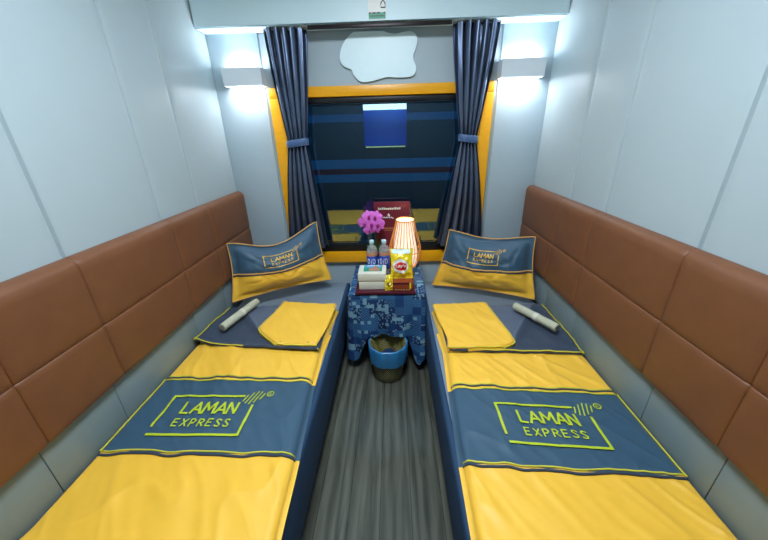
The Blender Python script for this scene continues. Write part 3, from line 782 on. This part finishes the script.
# ------------------------------------------------------------------ table and cloth
TZ = .55
t = thing('side_table', 'small fixed table under the patterned cloth', 'table', (.02, 1.97, 0))
box('tabletop', (-.20, 1.725, TZ-.03), (.245, D-.036, TZ-.003), M['wood'], t, .006)
box('leg', (-.06, 1.96, .012), (.10, 2.12, TZ-.03), M['metal'], t, .01)
box('foot', (-.13, 1.90, 0), (.17, 2.18, .012), M['metal'], t, .004)
settle(t)
def tablecloth():
    x0, x1, yf, yb = -.206, .252, 1.718, D-.040
    r = .018
    # outline: back left, left side, front, right side, back right
    path = []
    def seg(a, b, n):
        for i in range(n): path.append((a[0]+(b[0]-a[0])*i/n, a[1]+(b[1]-a[1])*i/n))
    seg((x0, yb), (x0, yf+r), 40)
    for i in range(8): a = PI+PI/2*i/8; path.append((x0+r+r*math.cos(a), yf+r+r*math.sin(a)))
    seg((x0+r, yf), (x1-r, yf), 90)
    for i in range(8): a = -PI/2+PI/2*i/8; path.append((x1-r+r*math.cos(a), yf+r+r*math.sin(a)))
    seg((x1, yf+r), (x1, yb), 40); path.append((x1, yb))
    n = len(path)
    nor = []
    for i in range(n):
        a, b = path[max(0, i-1)], path[min(n-1, i+1)]; d = Vector((b[0]-a[0], b[1]-a[1])).normalized(); nor.append(Vector((d.y, -d.x)))
    s_ = [0]
    for i in range(1, n): s_.append(s_[-1]+math.dist(path[i], path[i-1]))
    def hem(i):
        x, y = path[i]
        if y > yf+r+.001: 
            k = (y-yf)/(yb-yf)
            return (.10+.10*k) if x < 0 else (.16+.06*k)
        return pw([(x0, .085), (-.185, .08), (-.165, .10), (-.14, .175), (-.10, .262), (.025, .266), (.145, .262), (.168, .185), (.185, .12), (.205, .065), (.228, .065), (x1, .15)], x)
    vs, us, fs = [], [], []
    nd = 34
    cxm, cym = (x0+x1)/2, (yf+yb)/2
    for i in range(n):
        x, y = path[i]; h = hem(i); L = TZ-h
        for j in range(nd+1):
            b = j/nd; drop = L*b
            # rounded edge for the first centimetre
            k = min(1, drop/.012)
            fold = (.017*math.sin(s_[i]*34+1.1)+.007*math.sin(s_[i]*71+2.))*sm(.04, .35, drop)
            corner = math.exp(-((x-x1)**2+(y-yf)**2)/.004)+math.exp(-((x-x0)**2+(y-yf)**2)/.004)
            out = .002+.004*k+.018*drop/.4+fold+corner*.022*drop/.4
            if x > .2 and y > yf+r: out += .03*sm(0, .3, drop)*math.exp(-((y-1.80)/.08)**2)
            out = min(out, .012 if x < 0 and y > yf+.1 else 1)
            if x > 0 and y > yf+r+.001: out = min(out, .0095)
            vs.append((max(-.2595, min(.2595, x+nor[i].x*out)), y+nor[i].y*out, TZ+.002-drop)); us.append((s_[i], drop+.02))
    for i in range(n-1):
        for j in range(nd):
            fs.append((i*(nd+1)+j, (i+1)*(nd+1)+j, (i+1)*(nd+1)+j+1, i*(nd+1)+j+1))
    # top
    k = len(vs); NX, NY = 30, 24
    for b in range(NY+1):
        for a in range(NX+1):
            x = x0-.002+(x1-x0+.004)*a/NX; y = yf-.002+(yb-yf+.002)*b/NY
            vs.append((x, y, TZ+.0025)); us.append((x+.7, y-yf-.4))
    for b in range(NY):
        for a in range(NX): fs.append((k+b*(NX+1)+a, k+b*(NX+1)+a+1, k+(b+1)*(NX+1)+a+1, k+(b+1)*(NX+1)+a))
    o = build('tablecloth', vs, fs, M['tablecloth'], None, uvs=us)
    return tag(o, 'indigo patchwork tablecloth with pale squares draped over the small table', 'tablecloth')
tablecloth()
# ------------------------------------------------------------------ waste bin
bcx, bcy = .025, 1.655
t = thing('waste_bin', 'round wicker waste bin with a blue liner under the table edge', 'bin', (bcx, bcy, 0))
lathe('basket', [(0, .002), (.080, .002), (.086, .008), (.094, .06), (.104, .14), (.113, .245), (.116, .25), (.112, .253), (.107, .245), (.088, .06), (.078, .012), (0, .012)], M['wicker'], t, 48, (bcx, bcy, 0), uv=True)
lathe('bin_liner', [(.1085, .236), (.110, .2475), (.113, .2575), (.1185, .2585), (.1225, .25), (.1215, .20), (.118, .16), (.1165, .142)], M['liner'], t, 64, (bcx, bcy, 0),
      wave=lambda a, i: (.0025*math.sin(a*9)+.0018*math.sin(a*17+1))*(1 if i >= 4 else .2)+(.003*math.sin(a*5)+.003 if i >= 6 else 0))
lathe('liner_inside', [(.1075, .243), (.103, .19), (.096, .12), (.080, .03), (0, .025)], M['inner'], t, 48, (bcx, bcy, 0), wave=lambda a, i: .003*math.sin(a*7+i))
settle(t)
bm = bmesh.new(); bmesh.ops.create_icosphere(bm, subdivisions=3, radius=.05)
for v in bm.verts: v.co = v.co*(1+.35*noise.noise(v.co*22)); v.co.z *= .7; v.co += Vector((bcx+.008, bcy+.02, .135))
tag(from_bm('crumpled_wrapper', bm, M['wrapper']), 'crumpled blue wrapper inside the waste bin', 'rubbish')
# ------------------------------------------------------------------ tray and goods
t0 = TZ+.004
t = thing('serving_tray', 'dark maroon tray carrying the white box and snacks', 'tray', (.02, 1.80, t0))
box('tray_base', (-.165, 1.705, t0), (.195, 1.915, t0+.006), M['maroontray'], t, .002)
boxes('tray_rim', [((-.165, 1.705, t0), (.195, 1.712, t0+.018)), ((-.165, 1.908, t0), (.195, 1.915, t0+.018)), ((-.165, 1.712, t0), (-.158, 1.908, t0+.018)), ((.188, 1.712, t0), (.195, 1.908, t0+.018))], M['maroontray'], t, .002)
settle(t); T1 = t0+.007
# white carton with lid and picture
t = thing('lidded_box', 'off-white two-tier box with a picture on its lid, on the tray', 'box', (-.065, 1.845, T1))
box('box_body', (-.146, 1.762, T1), (.016, 1.898, T1+.055), M['offwhite'], t, .004)
box('lid', (-.150, 1.758, T1+.057), (.020, 1.902, T1+.108), M['offwhite'], t, .006)
zt = T1+.1085
lid = t.children[-1]
box('picture_label', (-.118, 1.795, zt-.001), (-.005, 1.892, zt+.0006), M['teal'], t)
boxes('picture_sky', [((-.112, 1.852, zt+.0006), (-.011, 1.888, zt+.0012))], M['skyblue'], t)
boxes('picture_motif', [((-.085, 1.802, zt+.0006), (-.02, 1.842, zt+.0014)), ((-.06, 1.842, zt+.0012), (-.035, 1.87, zt+.0016))], M['copper'], t)
boxes('picture_title', [((-.10, 1.874, zt+.0012), (-.05, 1.882, zt+.002)), ((-.045, 1.874, zt+.0012), (-.02, 1.882, zt+.002))], M['whiteink'], t)
settle(t)
# bottles
def bottle(x, y, label):
    t = thing('water_bottle', label, 'bottle', (x, y, T1), 'small water bottles behind the white box')
    TB = TZ+.004; c = (x, y, TB)
    lathe('bottle_body', [(0, .001), (.028, .001), (.034, .006), (.035, .04), (.0345, .15), (.0355, .18), (.033, .202), (.025, .219), (.015, .230), (.0125, .233), (.0125, .240), (0, .240)], M['pet'], t, 32, c)
    lathe('label', [(.0355, .07), (.0362, .072), (.0362, .158), (.0355, .160)], M['blue_label'], t, 32, c)
    lathe('upper_label', [(.0358, .162), (.0362, .163), (.0362, .184), (.0358, .185)], M['copper'], t, 32, c)
    lathe('cap', [(0, .262), (.013, .262), (.0155, .258), (.0155, .240), (.013, .238)], M['cap'], t, 24, c, wave=lambda a, i: .0004*math.sin(a*12))
    # white lettering strokes round the front of the label
    vs, fs = [], []
    for (a0, kind) in ((-2.15, 'o'), (-1.65, 'i'), (-1.2, 'o')):
        rr = .0368
        if kind == 'o': P_ = [(a0+.20*math.cos(k*PI/8), .128+.017*math.sin(k*PI/8)) for k in range(16)]
        else: P_ = [(a0-.12, .110), (a0+.02, .110), (a0-.02, .128), (a0+.12, .146), (a0, .146)]
        tube_geo([(x+rr*math.cos(a), y+rr*math.sin(a), TB+z) for a, z in P_], .0022, vs, fs, 5, kind == 'o')
    build('white_lettering', vs, fs, M['whiteink'], t)
    settle(t)
bottle(-.072, 1.955, 'small blue-labelled water bottle below the orchid, the one nearer the left bed')
bottle(.006, 1.958, 'small blue-labelled water bottle between its twin and the glowing lamp')
# snack carton, chips bag, small packet
t = thing('snack_carton', 'brown and red snack carton at the tray front below the chips bag', 'snack box', (.12, 1.77, T1))
box('carton', (.060, 1.735, T1), (.178, 1.86, T1+.058), M['brownbox'], t, .003)
box('carton_border', (.060, 1.7335, T1+.046), (.178, 1.736, T1+.058), M['maroontray'], t)
box('carton_border', (.066, 1.7335, T1+.004), (.172, 1.736, T1+.018), M['maroontray'], t)
boxes('printed_word', [((.074+.016*k, 1.7325, T1+.008), (.084+.016*k, 1.734, T1+.014)) for k in range(6)], M['gold'], t)
box('yellow_strip', (.160, 1.732, T1+.018), (.170, 1.7345, T1+.058), M['chips'], t)
settle(t)
def bag(name, c, w, h, d, lean, m, parent, seed, rot=0.):
    nu, nv = 24, 30
    def P(a, b, sd):
        x = (a-.5)*w*(1-.08*math.sin(PI*b)); z = b*h
        g = max(0, math.sin(PI*a))**.6*max(0, math.sin(PI*min(1, max(0, (b-.06)/.88))))**.6
        y = -sd*(d/2*g+.0012)+.012*noise.noise(Vector((a*6+seed, b*6, seed)))*(.5+g)
        if b > .93 or b < .06: y += .002*math.sin(a*60)
        z2 = z*math.cos(lean)-y*math.sin(lean)*0; y2 = y+z*math.sin(lean)
        return (c[0]+x*math.cos(rot)-y2*math.sin(rot), c[1]+x*math.sin(rot)+y2*math.cos(rot), c[2]+z2+.004*noise.noise(Vector((a*6, seed, 3)))*(1 if b > .9 else 0))
    vs, fs = [], []
    for sd in (1, -1):
        k = len(vs); vs += [P(i/nu, j/nv, sd) for j in range(nv+1) for i in range(nu+1)]
        for j in range(nv):
            for i in range(nu):
                q = (k+j*(nu+1)+i, k+j*(nu+1)+i+1, k+(j+1)*(nu+1)+i+1, k+(j+1)*(nu+1)+i); fs.append(q if sd > 0 else q[::-1])
    build(name, vs, fs, m, parent)
    return P
t = thing('chips_bag', 'yellow foil bag of potato chips with a red oval logo', 'snack bag', (.115, 1.80, T1+.06))
P = bag('bag', (.115, 1.795, T1+.0595), .138, .186, .056, .12, M['chips'], t, 3.)
def disc(name, ca, cb, ra, rb, m, lift, n=40, wav=0.):
    vs = [Vector(P(ca, cb, 1))+Vector((0, -lift, 0))]; rings = 4
    for q in range(1, rings+1):
        for i in range(n):
            a = 2*PI*i/n; vs.append(Vector(P(ca+ra*q/rings*math.cos(a), cb+rb*q/rings*math.sin(a)+wav*math.sin(a*1)*math.cos(a), 1))+Vector((0, -lift, 0)))
    fs = [(0, 1+i, 1+(i+1) % n) for i in range(n)]
    for q in range(rings-1):
        for i in range(n): fs.append((1+q*n+i, 1+(q+1)*n+i, 1+(q+1)*n+(i+1) % n, 1+q*n+(i+1) % n))
    build(name, vs, fs, m, t, True)
disc('logo_glow', .45, .46, .36, .24, M['whiteink'], .0015)
disc('logo_oval', .45, .46, .30, .135, M['red'], .003, wav=.03)
a_, f_ = text_mesh("Lay's", .03, 1.)
build('printed_brand', [Vector(P(.21+.48*p[0], .395+.135*p[1]+.03*p[0], 1))+Vector((0, -.005, 0)) for p in a_], f_, M['whiteink'], t, False)
grid('foil_top', lambda a, b: tuple(Vector(P(.06+.82*a, .86+.13*b, 1))+Vector((0, -.0015, 0))), 16, 4, M['white'], t)['label'] = 'silvery top edge'
settle(t)
t = thing('snack_packet', 'thin yellow packet leaning between the white box and snack carton', 'snack packet', (.035, 1.75, T1))
P2 = bag('packet', (.040, 1.752, T1+.001), .055, .095, .018, .25, M['chips'], t, 9., .3)
build('packet_print', [Vector(P2(a, b, 1))+Vector((0, -.0016, 0)) for a, b in ((.2, .3), (.8, .3), (.8, .62), (.2, .62))], [(0, 1, 2, 3)], M['wood'], t, False)
settle(t)
# ------------------------------------------------------------------ lamp
lx, ly, lz = .142, 2.0, TZ+.004
t = thing('table_lamp', 'glowing table lamp with an orange ribbed rattan cage', 'lamp', (lx, ly, lz))
c = (lx, ly, lz)
lathe('lamp_base', [(0, 0), (.058, 0), (.060, .008), (.050, .016), (.018, .024), (.012, .05), (.014, .085), (0, .09)], M['wood'], t, 32, c)
lathe('lamp_shade', [(.076, .085), (.079, .10), (.078, .17), (.068, .25), (.057, .32), (.050, .375)], M['shade'], t, 96, c, wave=lambda a, i: .0012*math.sin(a*32))
prof = [(.074, .075), (.092, .115), (.104, .165), (.101, .205), (.085, .265), (.068, .325), (.057, .378)]
NR = 26
for k in range(NR):
    a = 2*PI*k/NR
    pts_ = []
    for i in range(len(prof)-1):
        for q in range(4):
            u = q/4; r0 = prof[i][0]*(1-u)+prof[i+1][0]*u; z0 = prof[i][1]*(1-u)+prof[i+1][1]*u
            pts_.append((lx+r0*math.cos(a+.0), ly+r0*math.sin(a), lz+z0))
    pts_.append((lx+prof[-1][0]*math.cos(a), ly+prof[-1][0]*math.sin(a), lz+prof[-1][1]))
    tube('rib', pts_, .0024, M['rattan'], t, 5)
for r_, z_, th in ((.057, .379, .0042), (.103, .178, .0026), (.074, .075, .0036)):
    tube('hoop', [(lx+r_*math.cos(2*PI*i/40), ly+r_*math.sin(2*PI*i/40), lz+z_) for i in range(40)], th, M['rattan'], t, 8, True)
lathe('bulb', [(0, .12), (.012, .12), (.014, .16), (.026, .20), (.028, .225), (.018, .25), (0, .257)], emis('lamp_bulb_glow', (255, 210, 150), 4), t, 20, c)
settle(t)
ld = bpy.data.lights.new('lamp_point', 'POINT'); ld.energy = 1.2; ld.color = (1, .80, .58); ld.shadow_soft_size = .03
lo = bpy.data.objects.new('lamp_point', ld); C.objects.link(lo); lo.parent = t; lo.location = (0, 0, .34)
# ------------------------------------------------------------------ menu folder
t = thing('menu_folder', 'maroon menu folder standing upright against the window behind the lamp', 'menu', (.057, 2.15, TZ+.004))
def my(z): return 2.118+(z-.55)*.12
x0, x1, z0, z1 = -.064, .180, TZ+.004, 1.012
vs = []
for th in (0, .011):
    vs += [(x0, my(z0)+th, z0), (x1, my(z0)+th, z0), (x1, my(z1)+th, z1), (x0, my(z1)+th, z1)]
build('cover', vs, [(0, 1, 2, 3), (7, 6, 5, 4), (0, 4, 5, 1), (1, 5, 6, 2), (2, 6, 7, 3), (3, 7, 4, 0)], M['maroon'], t, False)
def mq(name, quads, m):
    vs, fs = [], []
    for a, b, c_, d in quads:
        k = len(vs); vs += [(a, my(c_)-.0012, c_), (b, my(c_)-.0012, c_), (b, my(d)-.0012, d), (a, my(d)-.0012, d)]; fs.append((k, k+1, k+2, k+3))
    return build(name, vs, fs, m, t, False)
random.seed(3)
q = []; x = -.034
while x < .112:
    w = random.choice((.006, .009, .011)); q.append((x, x+w, .961, .961+random.choice((.011, .013, .015)))); x += w+.0035
mq('title_lettering', q, M['offwhite'])
mq('gold_rule', [(-.03, .15, .835, .838), (.0, .12, .822, .824)], M['gold'])
vs, fs = [], []
pp = [(-.002, .905), (.006, .913), (.014, .905), (.022, .913), (.030, .905), (.038, .925), (.046, .903), (.054, .913), (.062, .903), (.070, .905)]
tube_geo([(x, my(z)-.002, z) for x, z in pp], .003, vs, fs, 6); tube_geo([(.03, my(.92)-.002, .92), (.036, my(.934)-.002, .934), (.044, my(.922)-.002, .922)], .0035, vs, fs, 6)
build('white_emblem', vs, fs, M['whiteink'], t)
settle(t)
# ------------------------------------------------------------------ orchid
ox, oy = -.060, 2.075
t = thing('potted_orchid', 'magenta orchid in a small pot behind the two water bottles', 'flower', (ox, oy, TZ+.004))
c = (ox, oy, TZ+.004)
lathe('pot', [(0, 0), (.026, 0), (.030, .004), (.036, .05), (.038, .072), (.034, .072), (.030, .05), (0, .05)], M['ceramic'], t, 28, c)
tube('stem', [(ox, oy, TZ+.05), (ox+.004, oy, .68), (ox+.008, oy-.002, .78), (ox-.006, oy-.012, .88), (ox-.03, oy-.02, .915)], .0028, M['green'], t, 6)
tube('stem', [(ox+.004, oy, .70), (ox+.02, oy, .80), (ox+.012, oy-.014, .90), (ox+.0, oy-.02, .95)], .0026, M['green'], t, 6)
for a, L_, w_, dz in ((.5, .07, .020, .10), (2.6, .075, .020, .09), (-.3, .055, .016, .14), (3.6, .05, .015, .14), (-1.2, .05, .018, .12)):
    def lf(u, v, a=a, L_=L_, w_=w_, dz=dz):
        d = Vector((math.cos(a), math.sin(a)*.5, 0)); sd = Vector((-math.sin(a), math.cos(a), 0))
        wd = w_*math.sin(PI*min(1, u*.92+.06))
        return tuple(Vector((ox, oy, .64))+d*(L_*u)+sd*(wd*(v-.5)*1.6)+Vector((0, 0, dz*math.sin(PI*.6*u)+.008*abs(v-.5))))
    grid('leaf', lf, 12, 4, M['green'], t)
def blossom(cx, cy, cz, r, yaw, pit, roll_):
    R_ = Matrix.Rotation(yaw, 3, 'Z') @ Matrix.Rotation(pit, 3, 'X') @ Matrix.Rotation(roll_, 3, 'Y')
    vs, fs = [], []
    o3 = Vector((cx, cy, cz))
    def petal(ang, L_, wd, fwd):
        k = len(vs); nu, nv = 7, 6
        for j in range(nv+1):
            for i in range(nu+1):
                u = i/nu; v = j/nv-.5
                w = wd*.9*math.sin(PI*min(1, .10+u*.86))**.7
                x, z = u*L_, v*2*w*.5
                y = -fwd*u*L_*.35+.12*L_*(u**2)+.25*abs(v)*wd*.5
                ca, sa = math.cos(ang), math.sin(ang)
                vs.append(o3+R_ @ Vector((x*ca-z*sa, y, x*sa+z*ca)))
        for j in range(nv):
            for i in range(nu): fs.append((k+j*(nu+1)+i, k+j*(nu+1)+i+1, k+(j+1)*(nu+1)+i+1, k+(j+1)*(nu+1)+i))
    for ang in (PI/2, -PI/6-.3, PI+PI/6+.3): petal(ang, r, r*.75, .0)
    for ang in (.35, PI-.35): petal(ang, r*1.05, r*1.25, .25)
    b = build('blossom', vs, fs, M['magenta'], t)
    vs, fs = [], []
    prof_ = [(.0, 0.), (.17, .1), (.22, .35), (.13, .55), (0, .6)]
    n = 10
    for j in range(n):
        a = 2*PI*j/n
        for q_, h_ in prof_: vs.append(o3+R_ @ Vector((q_*r*math.cos(a), -h_*r*.8-.002, q_*r*1.3*math.sin(a)-.12*r)))
    m_ = len(prof_)
    for j in range(n):
        for i in range(m_-1): fs.append((j*m_+i, ((j+1) % n)*m_+i, ((j+1) % n)*m_+i+1, j*m_+i+1))
    o = build('throat', vs, fs, M['magdeep'], b)
    return b
for (dx, dz, r, ya, pi_, ro) in ((-.058, .895, .030, .5, .1, .2), (-.028, .938, .036, .2, -.15, -.2), (.018, .935, .036, -.2, -.2, .25), (.034, .888, .038, -.3, .05, -.1), (-.008, .890, .038, .05, .0, .3), (-.026, .846, .033, .2, .25, -.3), (.016, .850, .026, -.2, .3, .1), (-.080, .905, .022, .9, .0, .0)):
    blossom(ox+dx-.004, oy-.028-.012*random.random(), dz+.008, r*1.18, ya, pi_, ro)
settle(t)
# ------------------------------------------------------------------ world, camera, colour management
w = bpy.data.worlds.new('night'); sc.world = w; w.use_nodes = True
w.node_tree.nodes['Background'].inputs[0].default_value = (.02, .05, .08, 1); w.node_tree.nodes['Background'].inputs[1].default_value = .35
# added fill light, no real lamp, brightens the carriage stripes
ld = bpy.data.lights.new('carriage_fill', 'AREA'); ld.size = 1.5; ld.energy = 70; ld.color = (.6, .8, 1)
lo = bpy.data.objects.new('carriage_fill', ld); C.objects.link(lo); lo.location = (0, 3.3, 3.6); lo.rotation_euler = (math.radians(25), 0, 0)
f = 322.5; pit, yaw, rol = .4066, -.0364, -.027
cp, sp, cy, sy = math.cos(pit), math.sin(pit), math.cos(yaw), math.sin(yaw)
F = Vector((sy*cp, cy*cp, -sp)); R = Vector((cy, -sy, 0)); U = R.cross(F)
R2 = R*math.cos(rol)+U*math.sin(rol); U2 = U*math.cos(rol)-R*math.sin(rol)
cd = bpy.data.cameras.new('camera'); cd.sensor_width = 36; cd.lens = f/768*36; cd.clip_start = .02
co = bpy.data.objects.new('camera', cd); C.objects.link(co)
m = Matrix(((R2.x, U2.x, -F.x, .0734), (R2.y, U2.y, -F.y, 0), (R2.z, U2.z, -F.z, 1.45), (0, 0, 0, 1)))
co.matrix_world = m
sc.camera = co
sc.view_settings.view_transform = 'Standard'; sc.view_settings.look = 'None'
sc.view_settings.gamma = 1; sc.view_settings.use_curve_mapping = False
sc.view_settings.exposure = .3
